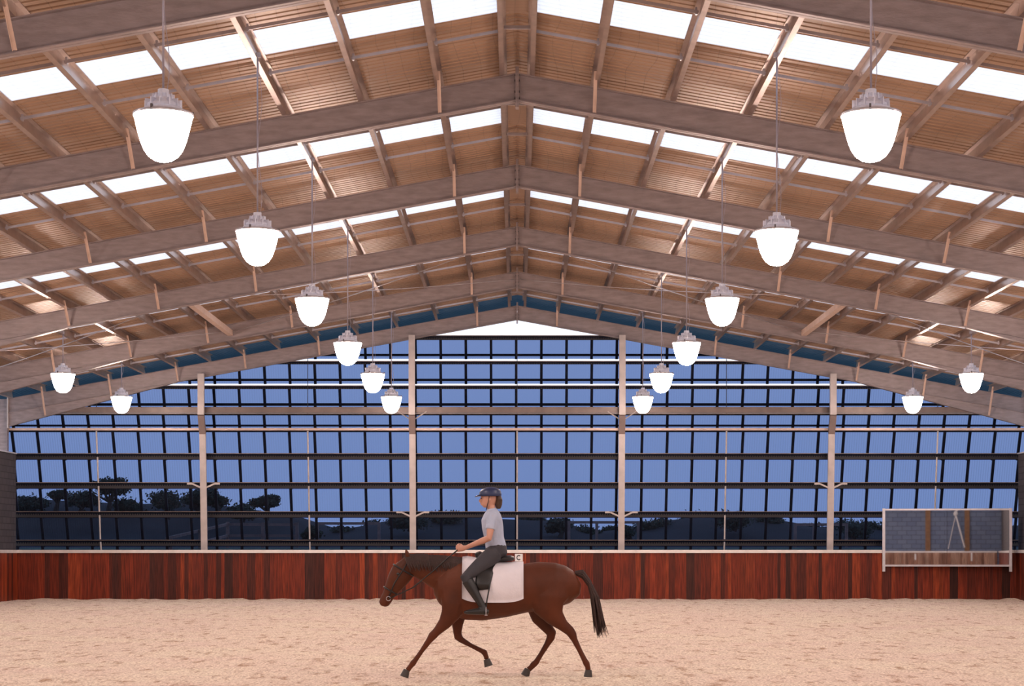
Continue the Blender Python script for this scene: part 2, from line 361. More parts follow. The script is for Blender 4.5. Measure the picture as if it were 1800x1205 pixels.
# purlins: Z sections, one length per bay
def purlin_mesh(sg, L):
    mb = MB(); t = .005; w = .075; R = Matrix.Rotation(sg*ang, 3, 'Y')
    def bx(x, z, dx, dz): mb.box(R @ Vector((sg*x, 0, z)) + Vector((0, L/2, 0)), (dx, L, dz), R)
    bx(0, PH/2, t, PH); bx(w/2, t/2, w, t); bx(-w/2, PH-t/2, w, t); bx(w, .009, t, .018); bx(-w, PH-.009, t, .018)
    return mb
for sg, sn in ((-1, 'left'), (1, 'right')):
    src = None
    for nb in range(1, 7):
        y0 = FR[6-nb]
        for k, x in enumerate(PX):
            z = zdeck(x)-PH-.008
            vis = False
            for q in range(11):
                yy = y0+BAY*q/10; p = proj(sg*x, yy, z)
                if -160 < p[0] < 1960 and p[1] > -140: vis = True
            if not vis: continue
            if src is None: o = purlin_mesh(sg, BAY-.01).build('roof_purlin', M['purlin']); src = o
            else: o = src.copy(); COL.objects.link(o)
            o.location = (sg*x, y0, z)
            tag(o, f'steel purlin, {ORD[k+1]} from ridge on {sn} slope, {BAYS[nb]}', 'purlin', f'purlins on {sn} slope, {BAYS[nb]}')
    # bridging rows
    for nb in range(1, 6):
        for q, qn in ((1/3, 'nearer'), (2/3, 'farther')):
            y = FR[6-nb]+BAY*q; mb = MB()
            for k in range(len(PX)-1):
                xa, xb = PX[k]+.01, PX[k+1]-.01; za, zb = zdeck(xa)-.11, zdeck(xb)-.11
                mb.beam((sg*xa, y, za), (sg*xb, y, zb), .05, .006); mb.beam((sg*xa, y-.025, za-.02), (sg*xb, y-.025, zb-.02), .006, .045)
                mb.box((sg*(xa+.03), y, za), (.03, .06, .10)); mb.box((sg*(xb-.03), y, zb), (.03, .06, .10))
            if sg < 0: mb.beam((-.2, y, zdeck(0)-.12), (.2, y, zdeck(0)-.12), .05, .05)
            o = mb.build('purlin_bridging', M['bridge'], org=(0, y, zdeck(0)))
            tag(o, f'{qn} row of bridging between purlins, {sn} slope, {BAYS[nb]}', 'bridging', 'bridging rows between purlins')
# wind bracing in the second bay from the back
for sg, sn in ((-1, 'left'), (1, 'right')):
    ya, yb = FR[4]+.02, FR[5]-.02; x = 8.0; z = RB+.2-SL*x
    mb = MB(); mb.beam((sg*x, ya, z), (sg*x, yb, z), .15, .15)
    tag(mb.build('roof_strut', M['brace'], org=(sg*x, ya, z)), f'thick square strut between third and second frames on {sn} slope', 'strut')
    for xa, xb, wn_ in ((.1, 8, 'inner'), (8, 16.05, 'outer')):
        for s2 in (0, 1):
            p = (sg*xa, ya if s2 else yb, RB+.25-SL*xa); q = (sg*xb, yb if s2 else ya, RB+.25-SL*xb)
            mb = MB(); pts = [Vector(p).lerp(Vector(q), t/8)-Vector((0,0,.10*math.sin(math.pi*t/8)+(.03 if s2 else 0))) for t in range(9)]
            mb.tube(pts, .011, 6)
            tag(mb.build('bracing_rod', M['bridge'], org=p), f'thin steel cross brace rod, {wn_} {sn} roof, running {"outwards to back" if s2 else "outwards to front"}', 'brace rod', 'diagonal wind bracing rods')

# ------------------------------------------------------------------ pendant lamps
ZR = 6.13
def make_lamp(xl):
    r = thing('pendant_lamp', 'x', 'lamp', (0,0,0), 'dome pendant lamps')
    prof = [(.312, 0), (.300, -.05), (.284, -.12), (.264, -.20), (.238, -.29), (.205, -.37), (.160, -.435), (.10, -.478), (.045, -.494), (.001, -.497)]
    MB().lathe(prof, n=40).build('lamp_glass', M['glow'], r, smooth=True)
    MB().lathe([(.001,.035),(.20,.035),(.318,.016),(.322,.004),(.318,-.012),(.30,-.012),(.30,0)], n=40).build('rim', M['alu'], r, smooth=False)
    hp = [(.215,.03),(.212,.06),(.195,.075),(.18,.08),(.178,.11),(.15,.12),(.148,.135),(.12,.14),(.115,.17),(.09,.215),(.06,.225),(.058,.27),(.001,.27)]
    ho = MB().lathe(hp, n=28); 
    for k in range(12):
        a = 2*math.pi*k/12; R = Matrix.Rotation(a, 3, 'Z'); ho.box(R @ Vector((.155,0,.10)), (.09,.012,.11), R); ho.box(R @ Vector((.09,0,.17)), (.06,.012,.09), R)
    ho.build('housing', M['housing'], r)
    for a in (.3, 2.4, 4.5):
        R = Matrix.Rotation(a, 3, 'Z'); MB().box(R @ Vector((.305,0,.02)), (.03,.02,.06), R).build('clip', M['bolt'], r)
    L = zdeck(xl)-PH-ZR+.03
    MB().tube([(0,0,.25), (0,0,L)], .0125, 8).build('rod', M['rod'], r, smooth=True)
    cp = [Vector((.035+.03*math.sin(t*1.1), .0, .2+(L-.2)*t/10)) for t in range(11)]
    MB().tube(cp, .004, 5).build('cable', M['rod'], r)
    MB().box((0,0,L), (.09,.05,.07)).build('hanger', M['bridge'], r)
    return r
LY = {nb: D6-BAY*(nb-.5) for nb in range(1, 9)}
li = make_lamp(3.75); lo = make_lamp(11.8)
ui = uo = False
LN = ['', 'sixth and farthest', 'fifth', 'fourth', 'third', 'second', 'nearest']
for nb in range(1, 9):
    for sg, sn in ((-1,'left'), (1,'right')):
        if nb >= 7: lab = f'lit dome pendant lamp of inner {sn} row above the photo edge, {ORD[nb]} bay from back'
        else: lab = f'{LN[nb]} lit dome pendant lamp in the inner {sn} row'
        o = li if not ui else copy_tree(li); ui = True
        o.location = (sg*3.75, LY[nb], ZR); o['label'] = lab
        o = lo if not uo else copy_tree(lo); uo = True
        o.location = (sg*11.8, LY[nb], ZR)
        o['label'] = {1: f'small lit dome lamp low on the {sn}, closest to back wall in outer row',
                      2: f'lit dome lamp at far {sn}, second from the back in outer row'}.get(nb, f'lit dome lamp of outer {sn} row beyond photo edge, above {ORD[nb]} bay from back')

# ------------------------------------------------------------------ back (gable) wall
KD = 58.72                                                            # kickboard plane
def zroof(x): return RB+.25-SL*abs(x)
def clip_top(x, zt): return min(zt, zroof(x))
def louvre(yt, yb, Dt, Db, label, top_h, bot_h, XM=16.85, rail=None, lift=.09):
    zt, zb = Zof(yt, Dt), Zof(yb, Db)
    r = thing('louvre_row', label, 'louvre', (0, Dt, zb), 'rows of tinted sheet in the back wall')
    def Dz(z): return Dt+(Db-Dt)*(zt-z)/(zt-zb)
    org = r.location
    s = MB(); vs = []; cols = []; k = 0; x = -XM; pitch = .076
    N = int(2*XM/pitch*4)
    ok = []
    for i in range(N+1):
        x = -XM+2*XM*i/N; off = .012*math.sin(2*math.pi*x/pitch); t = clip_top(x, zt)
        ok.append(t > zb+.02); t = max(t, zb+.02)
        vs += [(x, Dz(zb)+off, zb), (x, Dz(t)+off, t)]
    s.add(vs, [(2*i, 2*i+2, 2*i+3, 2*i+1) for i in range(N) if ok[i] and ok[i+1]])
    s.build('tinted_sheet', M['poly'], r, org=org, smooth=True)
    xl = XM
    def ext(z):                                                       # half width where the roof allows height z
        return min(XM, max(0, (RB+.25-z)/SL))
    if top_h:
        m_ = MB(); e = ext(zt); m_.box((0, Dt+.07, zt-top_h/2), (2*e, .08, top_h)); m_.build('top_rail', M[rail or 'darksteel'], r, org=org)
        lp = MB(); lp.box((0, Dt, zt+.004), (2*e, .08, .022)); lp.build('rail_lip', M['girt'], r, org=org)
    if bot_h:
        m_ = MB(); e = ext(zb); m_.box((0, Dz(zb+lift)+.07, zb+lift+bot_h/2), (2*e, .08, bot_h)); m_.build('bottom_rail', M['darksteel'], r, org=org)
    k = -20
    for k in range(-20, 21):
        x = k*.806-.03
        t = clip_top(x, zt)
        if t < zb+.1 or abs(x) > XM-.1: continue
        m_ = MB(); m_.beam((x, Dz(zb)+.07, zb), (x, Dz(t)+.07, t), .085, .06, (0,1,0)); m_.build('mullion', M['darksteel'], r, org=org)
    return r
louvre(590, 630.3, 59.0, 59.3, 'topmost narrow louvre row just under the open gable peak', .12, .07)
louvre(635, 674, 59.0, 59.3, 'second louvre row from the top of back wall', .08, .07)
louvre(678, 717.5, 59.0, 59.3, 'third louvre row from the top, lit gap above it', .09, .08)
louvre(727, 754, 59.0, 59.25, 'shallow louvre row just above the light tan rail', .04, .06)
lab = ['tall blue sheet row directly below the light tan rail', 'second tall sheet row below the light tan rail', 'sheet row through which the tree crowns show',
       'sheet row through which the dark hill shows', 'lowest sheet strip directly above the wooden kickboard']
ya = [756, 797, 848, 899, 949, 985]
for i in range(5):
    dt = 59.0+.16*i; louvre(ya[i], ya[i+1]+11, dt, dt+.42 if i < 4 else dt+.3, lab[i], .18 if i else .05, 0)
# rails running the width
mb = MB(); mb.box((0, 58.86, Zof(721, 58.86)), (33.0, .16, .16)); mb.box((0, 58.86, Zof(727, 58.86)), (31.0, .22, .025)); mb.box((0, 58.86, Zof(716, 58.86)), (31.0, .22, .02))
tag(mb.build('wall_girt', M['girt'], org=(0, 58.86, Zof(721, 58.86))), 'thick brown horizontal beam across the back wall below louvres', 'beam')
mb = MB(); z = Zof(754, 58.9); mb.box((0, 58.9, z), (33, .07, .075)); 
tag(mb.build('wall_rail', M['brace'], org=(0, 58.9, z)), 'thin light tan horizontal rail across back wall above tall sheets', 'rail')
# cranked gable columns
for px, nm in ((355, 'leftmost'), (726, 'left centre'), (1095, 'right centre'), (1464, 'rightmost')):
    X = Xof(px, 58.8); X = math.copysign(10.0, X) if abs(X) > 6 else math.copysign(3.33, X)
    ztop = RB+.1-SL*abs(X); z1, z2 = Zof(729, 58.6), Zof(761, 58.8)
    r = thing('gable_column', f'{nm} pale cranked steel column standing against the back wall', 'column', (X, 58.8, 0), 'pale columns of the back wall')
    o = r.location
    def seg(a, b, w=.2, d=.14):
        q = MB(); q.beam(a, b, w, d, (0,1,0)); return q
    seg((X, 58.50, ztop), (X, 58.50, z1)).build('upper_shaft', M['columns'], r, org=o)
    seg((X, 58.50, z1), (X, 58.80, z2)).build('cranked_section', M['brownsteel'], r, org=o)  # middle section coloured a darker brown than the shafts
    seg((X, 58.80, z2), (X, 59.25, 0), .2, .10).build('lower_shaft', M['columns'], r, org=o)
    zk = Zof(857 if abs(X) > 6 else 907, 59.1); yk = 58.8+.45*(z2-zk)/z2
    for s in (-1, 1):
        q = MB(); q.beam((X+s*.08, yk-.04, zk), (X+s*.36, yk, zk+.13), .05, .05); q.beam((X+s*.36, yk, zk+.13), (X+s*.52, yk+.02, zk+.13), .06, .06)
        q.build('knee_brace', M['columns'], r, org=o)
        if abs(X) < 6:
            q = MB(); q.tube([(X+s*.08, 58.72, z1-.12), (X+s*.45, 58.76, z1+.12)], .02, 6); q.build('knee_brace', M['columns'], r, org=o)
# sag rods between the girts
for X, nm in ((-13.4, 'far left'), (-6.67, 'left'), (0, 'centre'), (6.67, 'right'), (13.4, 'far right')):
    r = thing('sag_rod', f'thin vertical rod tying the wall rails, {nm} bay of back wall', 'rod', (X, 58.9, 1.5), 'vertical tie rods of the back wall')
    for a, b in ((757, 797), (803, 848), (854, 899), (905, 947), (952, 975)):
        i = [757,803,854,905,952].index(a); D = 58.88+.15*i
        q = MB(); q.tube([(X, D, Zof(a, D)), (X, D+.12, Zof(b, D+.12))], .026, 8); q.build('rod_length', M['columns'], r, org=r.location)
    q = MB(); q.tube([(X, 58.90, Zof(729, 59)), (X, 58.90, min(zroof(X), Zof(596, 59)))], .012, 6); q.build('rod_length', M['darksteel'], r, org=r.location)

# ------------------------------------------------------------------ side walls and kickboards
for sg, sn in ((-1,'left'), (1,'right')):
    w_ = MB(); zt = 4.62; w_.box((sg*16.06, (YF+58.9)/2, zt/2-.1), (.19, 58.9-YF, zt+.2)); struct(f'wall_{sn}', w_, M['block'])
    t_ = MB(); t_.box((sg*16.06, (YF+58.9)/2, zt+.02), (.26, 58.9-YF, .04)); struct('trim_1' if sg < 0 else 'trim_2', t_, M['cap'])
w_ = MB(); w_.box((0, YF-.1, 3.6), (33, .2, 7.2)); struct('wall_front', w_, M['block_end'])
PAL = [(.22,.042,.018),(.18,.034,.016),(.15,.030,.016),(.10,.024,.016),(.27,.058,.022),(.20,.042,.018),(.055,.018,.015),(.13,.027,.015),(.17,.032,.015),(.08,.021,.015)]
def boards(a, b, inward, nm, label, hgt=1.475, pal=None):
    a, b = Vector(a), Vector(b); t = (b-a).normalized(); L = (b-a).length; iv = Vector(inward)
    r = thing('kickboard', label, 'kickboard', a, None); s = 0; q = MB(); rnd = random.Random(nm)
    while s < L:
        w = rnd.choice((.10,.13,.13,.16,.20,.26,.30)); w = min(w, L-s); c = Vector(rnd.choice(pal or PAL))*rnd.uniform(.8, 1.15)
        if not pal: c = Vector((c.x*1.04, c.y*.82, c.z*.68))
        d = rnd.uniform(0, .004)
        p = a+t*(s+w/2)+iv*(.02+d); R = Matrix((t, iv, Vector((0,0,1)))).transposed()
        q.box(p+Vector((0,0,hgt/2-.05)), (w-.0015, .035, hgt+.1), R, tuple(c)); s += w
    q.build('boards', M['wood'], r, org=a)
    c = MB(); c.beam(a+iv*.0+Vector((0,0,hgt+.05)), b+iv*.0+Vector((0,0,hgt+.05)), .19, .095); c.build('cap_rail', M['cap'], r, org=a)
    return r
boards((-15.95, KD, 0), (15.95, KD, 0), (0,-1,0), 11, 'long red brown timber kickboard across the foot of the back wall')
boards((-15.88, YF+.1, 0), (-15.88, KD-.12, 0), (1,0,0), 12, 'timber kickboard along the left side wall, at left photo edge')
boards((15.86, YF+.1, 0), (15.86, KD-.12, 0), (-1,0,0), 13, 'timber kickboard along right side wall, beyond the mirror')
boards((-15.7, YF+.05, 0), (15.7, YF+.05, 0), (0,1,0), 14, 'timber kickboard with glare painted into its boards, seen only in the mirror', pal=[(.42,.24,.17),(.36,.19,.13),(.48,.30,.22),(.30,.15,.10)])  # lighter palette puts strong light and glare into the board colours

# letter plate
D = KD-.06; X = Xof(912, D); z = Zof(979.5, D)
r = thing('letter_plate', 'small white square plate with black letter C on the kickboard', 'sign', (X, D, z))
q = MB(); q.box((0,0,0), (.25,.012,.24)); q.build('plate', M['white'], r)
q = MB(); vs = []; N = 20
for i in range(N+1):
    a = math.radians(45+270*i/N)
    for rr in (.052, .082):
        for yy in (-.007, -.012): vs.append((rr*math.cos(a)*.92, yy, rr*math.sin(a)))
q.add(vs, [f for i in range(N) for f in ((4*i,4*i+2,4*i+6,4*i+4),(4*i+1,4*i+5,4*i+7,4*i+3),(4*i,4*i+4,4*i+5,4*i+1),(4*i+2,4*i+3,4*i+7,4*i+6))]+[(0,1,3,2),(4*N,4*N+2,4*N+3,4*N+1)])
q.build('letter', M['black'], r)

# ------------------------------------------------------------------ mirror
MC = Vector((13.55, 58.36, 0)); MR = math.radians(-7.1)
XM_ = Xof(1664.5, MC.y); MC.x = XM_
r = thing('wall_mirror', 'wide aluminium framed mirror mounted above kickboard at the right', 'mirror', (MC.x, MC.y, 0), None, MR)
def mz(y): return Zof(y, MC.y)
hw = 1.96
for s, nm in ((-1,'l'), (1,'r')):
    q = MB(); q.box((s*hw, 0, (mz(893)+mz(1004))/2), (.085, .08, mz(893)-mz(1004))); q.build('frame_post', M['alu'], r)
q = MB(); q.box((0,0,mz(895)), (2*hw-.08, .07, .055)); q.build('frame_rail', M['alu'], r)
q = MB(); q.box((0,0,mz(993.5)), (2*hw-.08, .07, .06)); q.build('frame_rail', M['alu'], r)
for s in (-1, 1):
    q = MB(); q.box((s*(hw-.045)/2, .0, (mz(896)+mz(992))/2), (hw-.05, .012, mz(896.6)-mz(991.5)), Matrix.Rotation(math.radians(.10*s), 3, 'Z')); q.build('mirror_pane', M['mirror'], r)
q = MB(); q.box((0,.02,(mz(896)+mz(992))/2), (2*hw-.1, .01, mz(896.6)-mz(991))); q.build('backing', M['black'], r)
for s in (-1, 1):
    q = MB(); q.beam((s*1.4, .03, mz(985)), (s*1.4, .33+s*.14, mz(985)), .04, .04); q.build('bracket', M['alu'], r)
# what it reflects on the end wall behind the camera
def reflect_x(px):
    x = (px-CX)/F; c, s = math.cos(MR), math.sin(MR); T = Vector((c, s)); Nn = Vector((s, -c)) 
    d = Vector((x, 1)); m0 = Vector((MC.x, MC.y)); t = m0.dot(Nn)/d.dot(Nn); P = d*t; o = d-2*d.dot(Nn)*Nn
    k = (YF+.05-P.y)/o.y; return P.x+o.x*k, (P.length+(o*k).length)
for px in (1625, 1706):
    x, dist = reflect_x(px); q = MB(); q.box((x, YF+.06, 3.2), (.32, .12, 3.4))
    tag(q.build('wall_post', M['rust'], org=(x, YF+.06, 1.5)), f'rusty brown post on block wall reflected in {"left" if px<1650 else "right"} mirror pane', 'post')
x0, dd = reflect_x(1686); xa, _ = reflect_x(1673); xb, _ = reflect_x(1702)
zz = lambda y: H+(HY-y)*dd/F
r = thing('hanging_rope', 'pale rope hanging in an A shape, reflected in the mirror', 'rope', (x0, YF+.2, zz(903)))
for a, b, rr in (((x0,zz(906)),(xa,zz(964)),.022), ((x0,zz(906)),(xb,zz(962)),.05), ((x0+.1,zz(897)),(x0,zz(906)),.05)):
    q = MB(); q.tube([(a[0], YF+.2, a[1]), (b[0], YF+.2, b[1])], rr, 8); q.build('strand', M['white'], r, org=r.location)
q = MB(); q.lathe([(.01,-.2),(.12,-.1),(.15,0),(.1,.12),(.01,.2)], (x0, YF+.2, zz(904)), 10); q.build('knot', M['white'], r, org=r.location)
for px, w_ in ((1603, 8), (1714, 12)):
    x, dist = reflect_x(px); q = MB(); q.box((x, YF+.12, 1.5-.3), (.10, .02, w_*.036+.1))
    tag(q.build('marker_peg', M['white'], org=(x, YF+.12, 1.2)), f'white peg on reflected kickboard in {"left" if px<1650 else "right"} mirror pane', 'marker')

# ------------------------------------------------------------------ outside
prof = [(-700,850),(-300,868),(-60,880),(25,878),(60,876),(100,879),(150,882),(200,886),(262,886),(300,880),(400,889),(520,906),(560,922),(590,930),(640,924),(680,916),(710,909),(760,904),(830,908),
        (905,913),(960,913),(1000,918),(1015,929),(1045,936),(1080,930),(1105,928),(1122,936),(1135,916),(1200,910),(1232,904),(1330,905),(1372,912),(1400,921),(1440,928),(1470,926),(1495,919),(1530,924),(1600,928),(1800,924),(2100,915),(2600,905)]
def py_at(px):
    for (a, b), (c, d) in zip(prof, prof[1:]):
        if a <= px <= c: return b+(d-b)*(px-a)/(c-a)
    return prof[0][1] if px < prof[0][0] else prof[-1][1]
DH = 102.0
g = MB(); xs = [-70+i*1.0 for i in range(141)]; ys = [59.6, 61, 63, 65, 67, 69, 72, 76, 80, 84, 88, 92, 95, 98, 100, 102, 104, 108, 115, 130, 160]
vs = []
for y in ys:
    for x in xs:
        base = .1+1.55*min(1, max(0, (y-60.5)/6)) + .003*max(0, y-67)
        hz = Zof(py_at(CX+F*x/DH), DH); k = math.exp(-((y-DH)/6.5)**2) if y < DH else math.exp(-((y-DH)/30)**2)
        z = base+(hz-base)*k + .12*noise.noise(Vector((x*.5, y*.3, 0)))*(1 if y > 70 else .2)
        vs.append((x, y, z))
w = len(xs)
g.add(vs, [(j*w+i, j*w+i+1, (j+1)*w+i+1, (j+1)*w+i) for j in range(len(ys)-1) for i in range(w-1)])
o = g.build('ground', M['grass'], smooth=True); o['kind'] = 'structure'; o.data.materials.append(M['hill'])
for p in o.data.polygons:
    if p.center.y > 70: p.material_index = 1
def bough_tree(px, ytop, ybase, wpx, D, label, seed, sparse=False, name='tree'):
    rnd = random.Random(seed); x = Xof(px, D); zb = Zof(ybase, D)-.4; zt = Zof(ytop, D); R = wpx*D/F/2; hh = zt-zb
    r = thing(name, label, 'tree', (x, D, zb), 'trees beyond the back wall'); o = r.location
    tr = MB(); fo = MB(); n = 9 if sparse else 7
    cl = []
    fork = zb+hh*(.35 if sparse else .3)
    tr.tube([(x, D, zb), (x+.1, D, fork)], [.16, .11], 7)
    for i in range(n):
        a = rnd.uniform(0, 6.28); rr = R*rnd.uniform(.25, .85); c = Vector((x+rr*math.cos(a), D+rr*math.sin(a), zb+hh*rnd.uniform(.62 if sparse else .45, .86)))
        mid = Vector((x, D, fork)).lerp(c, .5)+Vector((rnd.uniform(-.2,.2), 0, rnd.uniform(-.2,.1)))
        tr.tube([(x+.1, D, fork), mid, c], [.09, .05, .02], 6); cl.append((c, R*(.34 if sparse else .48)))
    for c, q in cl:
        for _ in range(330):
            d = Vector((rnd.gauss(0,1), rnd.gauss(0,1), rnd.gauss(0,.62)))*.52*q; p = c+d; s = rnd.uniform(.05,.11)
            a = Vector((rnd.uniform(-1,1), rnd.uniform(-1,1), rnd.uniform(-1,1))).normalized(); b_ = a.orthogonal().normalized()
            fo.add([p+a*s, p-a*s*.5+b_*s*.8, p-a*s*.5-b_*s*.8], [(0,1,2)])
    tr.build('trunk', M['bark'], r, org=o); fo.build('foliage', M['leaf'], r, org=o)
bough_tree(190, 838, 892, 62, 96, 'tall open crowned tree, second bay from left of back wall', 1, True)
bough_tree(98, 857, 885, 34, 97, 'small umbrella shaped tree near the left wall corner', 2, True)
bough_tree(140, 865, 892, 54, 95, 'rounded dark bush left of the tall open crowned tree', 3)
bough_tree(48, 875, 895, 60, 95, 'low dark scrub at the left wall corner', 4)
bough_tree(222, 878, 898, 44, 99, 'low dark bush right of the tall open crowned tree', 5)
bough_tree(294, 868, 898, 70, 93, 'broad dark bush left of the leftmost column', 6)
bough_tree(345, 862, 896, 60, 96, 'dark spreading tree hidden partly by leftmost column', 7)
bough_tree(382, 855, 896, 46, 95, 'tree with tall crown just right of the leftmost column', 8)
bough_tree(468, 868, 900, 50, 96, 'isolated twisted tree above the slope in second bay', 9, True)
bough_tree(425, 888, 902, 50, 91, 'low scrub between the two trees of the second bay', 10)
sh = [(545,924,30),(600,925,44),(655,915,50),(720,903,60),(790,903,60),(935,908,50),(985,913,44),(1040,925,40),(1075,924,40),(1105,922,30),(1150,910,50),(1215,903,60),(1290,901,70),(1355,908,50),(1425,922,44),(1500,915,60),(1545,920,50),(1786,918,26)]
SN = ['in the dip behind the rail', 'beside the gap in the tree line', 'left of the left centre column', 'just behind the left centre column', 'right of left centre column', 'beyond the rider, right', 'before the notch in the hill', 'in the notch of the hill',
      'beside the right centre column', 'just behind right centre column', 'right of the right centre column', 'on the rise of the hill', 'on crest of the hill', 'on right slope of the hill', 'left of the rightmost column', 'right of rightmost column', 'left of the mirror', 'between the mirror and the right wall']
for i, (px, yt, wp) in enumerate(sh):
    bough_tree(px, yt, yt+18, wp, 95+(i % 3)*4, f'distant dark shrub on the horizon, {SN[i]}', 30+i, False, 'shrub')
# post and rail fence on the bank, left
Df = 70
r = thing('paddock_fence', 'timber paddock fence with two rails on the bank outside, left', 'fence', (Xof(400, Df), Df, 1.7))
def P3(px, py, D): return Vector((Xof(px, D), D, Zof(py, D)))
for a, b in ((P3(292,946,64), P3(400,921,Df)), (P3(400,921,Df), P3(525,922,Df)), (P3(340,957,64), P3(400,941,Df)), (P3(400,941,Df), P3(525,941,Df))):
    q = MB(); q.beam(a, b, .05, .10); q.build('rail', M['rail'], r, org=r.location)
for px, py, D in ((300,944,64.5), (352,932,67), (400,919,Df), (462,920,Df), (522,920,Df)):
    q = MB(); p = P3(px, py, D); q.box((p.x, p.y, p.z-.65), (.12,.12,1.4)); q.build('post', M['rail'], r, org=r.location)
for x0, x1, yy, nm in ((556, 668, 919.5, 'left of left centre column'), (998, 1124, 917.5, 'around the right centre column'), (1396, 1490, 921.5, 'around the rightmost column')):
    Dg = 78; r = thing('goal_frame', f'plain timber post and beam frame outside, {nm}', 'frame', P3((x0+x1)/2, 945, Dg))
    q = MB(); q.beam(P3(x0,yy,Dg), P3(x1,yy,Dg), .1, .11); q.build('crossbeam', M['rail'], r, org=r.location)
    for px in (x0+2, (x0+x1)/2-12, x1-2):
        p = P3(px, yy, Dg); q = MB(); q.box((p.x, p.y, p.z-.6), (.12,.12,1.3)); q.build('post', M['rail'], r, org=r.location)


# ------------------------------------------------------------------ horse and rider
M['coat'] = mat('chestnut_coat', (.092,.023,.008), .55, 0, .30, 2.2, .08, 60, spec=.25)
M['darkhair'] = mat('dark_horse_hair', (.035,.014,.010), .6, 0, .3, 20, .4, 120)
M['hoof'] = mat('hoof_horn', (.05,.04,.035), .5)
M['leather'] = mat('black_leather', (.014,.012,.012), .38)
M['pad'] = mat('white_quilted_cotton', (.74,.70,.74), .85, 0, .04, 6, .25, 45)
M['skin'] = mat('skin', (.55,.28,.20), .5, 0, .05, 8)
M['shirt'] = mat('pale_blue_cotton', (.42,.47,.60), .85, 0, .12, 5, .2, 25)
M['breech'] = mat('dark_grey_breeches', (.045,.042,.050), .8, 0, .1, 8)
M['navy'] = mat('navy_helmet', (.018,.028,.085), .4)
M['brownhair'] = mat('brown_hair', (.06,.03,.018), .6, 0, .2, 30, .3, 80)
def remesh(o, v, it=4):
    m = o.modifiers.new('remesh', 'REMESH'); m.mode = 'VOXEL'; m.voxel_size = v; m.use_smooth_shade = True
    k = o.modifiers.new('smooth', 'SMOOTH'); k.factor = .5; k.iterations = it
    return o
HX, HYD, HS = Xof(869, 22.4), 22.4, .94
def U(u, y, z): return Vector((-u, y, z))                              # u runs forward, the horse faces left
horse = thing('horse', 'chestnut horse cantering to the left across the pale sand', 'horse', (HX, HYD, 0))
hb = MB()
hb.loft([(U(-1.10,0,1.22),.05,.05),(U(-1.06,0,1.20),.16,.14),(U(-.95,0,1.18),.24,.21),(U(-.80,0,1.17),.29,.26),(U(-.60,0,1.165),.31,.285),(U(-.38,0,1.13),.315,.28),
         (U(-.12,0,1.10),.345,.30),(U(.12,0,1.09),.375,.305),(U(.32,0,1.12),.40,.27),(U(.46,0,1.13),.375,.24),(U(.60,0,1.13),.30,.215),(U(.72,0,1.12),.19,.16),(U(.78,0,1.12),.07,.07)], n=28)
hb.loft([(U(.30,0,1.24),.24,.15),(U(.50,0,1.26),.285,.15),(U(.68,0,1.32),.235,.125),(U(.86,0,1.385),.185,.10),(U(1.02,0,1.43),.145,.082),(U(1.14,0,1.445),.11,.07),(U(1.20,0,1.43),.06,.05)], n=22)
# head: poll to muzzle
hb.loft([(U(1.09,0,1.46),.07,.06),(U(1.14,0,1.40),.125,.082),(U(1.19,0,1.33),.150,.095),(U(1.25,0,1.24),.135,.088),(U(1.31,0,1.14),.105,.068),(U(1.36,0,1.05),.082,.055),(U(1.40,0,.98),.078,.058),(U(1.425,0,.93),.068,.055),(U(1.435,0,.90),.035,.035)], n=20)
for s in (-1, 1):
    hb.loft([(U(1.225,s*.075,1.345),.03,.022),(U(1.235,s*.092,1.325),.026,.018)], n=8)      # brow over the eye
    hb.loft([(U(1.425,s*.035,.965),.022,.018),(U(1.445,s*.042,.95),.018,.014)], n=8)         # nostril rim
def leg(pts): hb.loft([(U(*p[:3]), p[3], p[4]) for p in pts], n=14)
# near (camera side) fore reaching forward
leg([(.50,-.13,1.12,.20,.10),(.52,-.15,.93,.16,.10),(.56,-.15,.80,.125,.08),(.64,-.145,.68,.085,.06),(.74,-.14,.575,.056,.048),(.79,-.14,.525,.058,.052),(.83,-.14,.47,.044,.040),(.93,-.14,.33,.031,.028),(1.01,-.14,.215,.034,.032),(1.04,-.14,.175,.042,.038),(1.08,-.14,.125,.033,.032),(1.11,-.14,.085,.038,.036)])
# far fore folded
leg([(.48,.13,1.10,.19,.10),(.47,.15,.92,.15,.10),(.47,.15,.79,.11,.08),(.48,.145,.66,.075,.058),(.48,.14,.55,.055,.048),(.47,.14,.50,.057,.050),(.43,.14,.46,.042,.040),(.30,.14,.385,.030,.028),(.17,.14,.32,.034,.032),(.13,.14,.30,.042,.038),(.11,.14,.25,.033,.032),(.10,.14,.21,.037,.036)])
# near hind pushing off behind
leg([(-.72,-.13,1.22,.26,.13),(-.70,-.16,1.02,.25,.13),(-.70,-.16,.88,.20,.11),(-.78,-.15,.76,.125,.08),(-.88,-.145,.66,.078,.055),(-.97,-.14,.585,.066,.05),(-1.00,-.14,.54,.060,.046),(-1.03,-.14,.47,.042,.036),(-1.10,-.14,.33,.034,.030),(-1.16,-.14,.21,.038,.034),(-1.18,-.14,.175,.045,.04),(-1.20,-.14,.125,.035,.034),(-1.20,-.14,.085,.04,.038)])
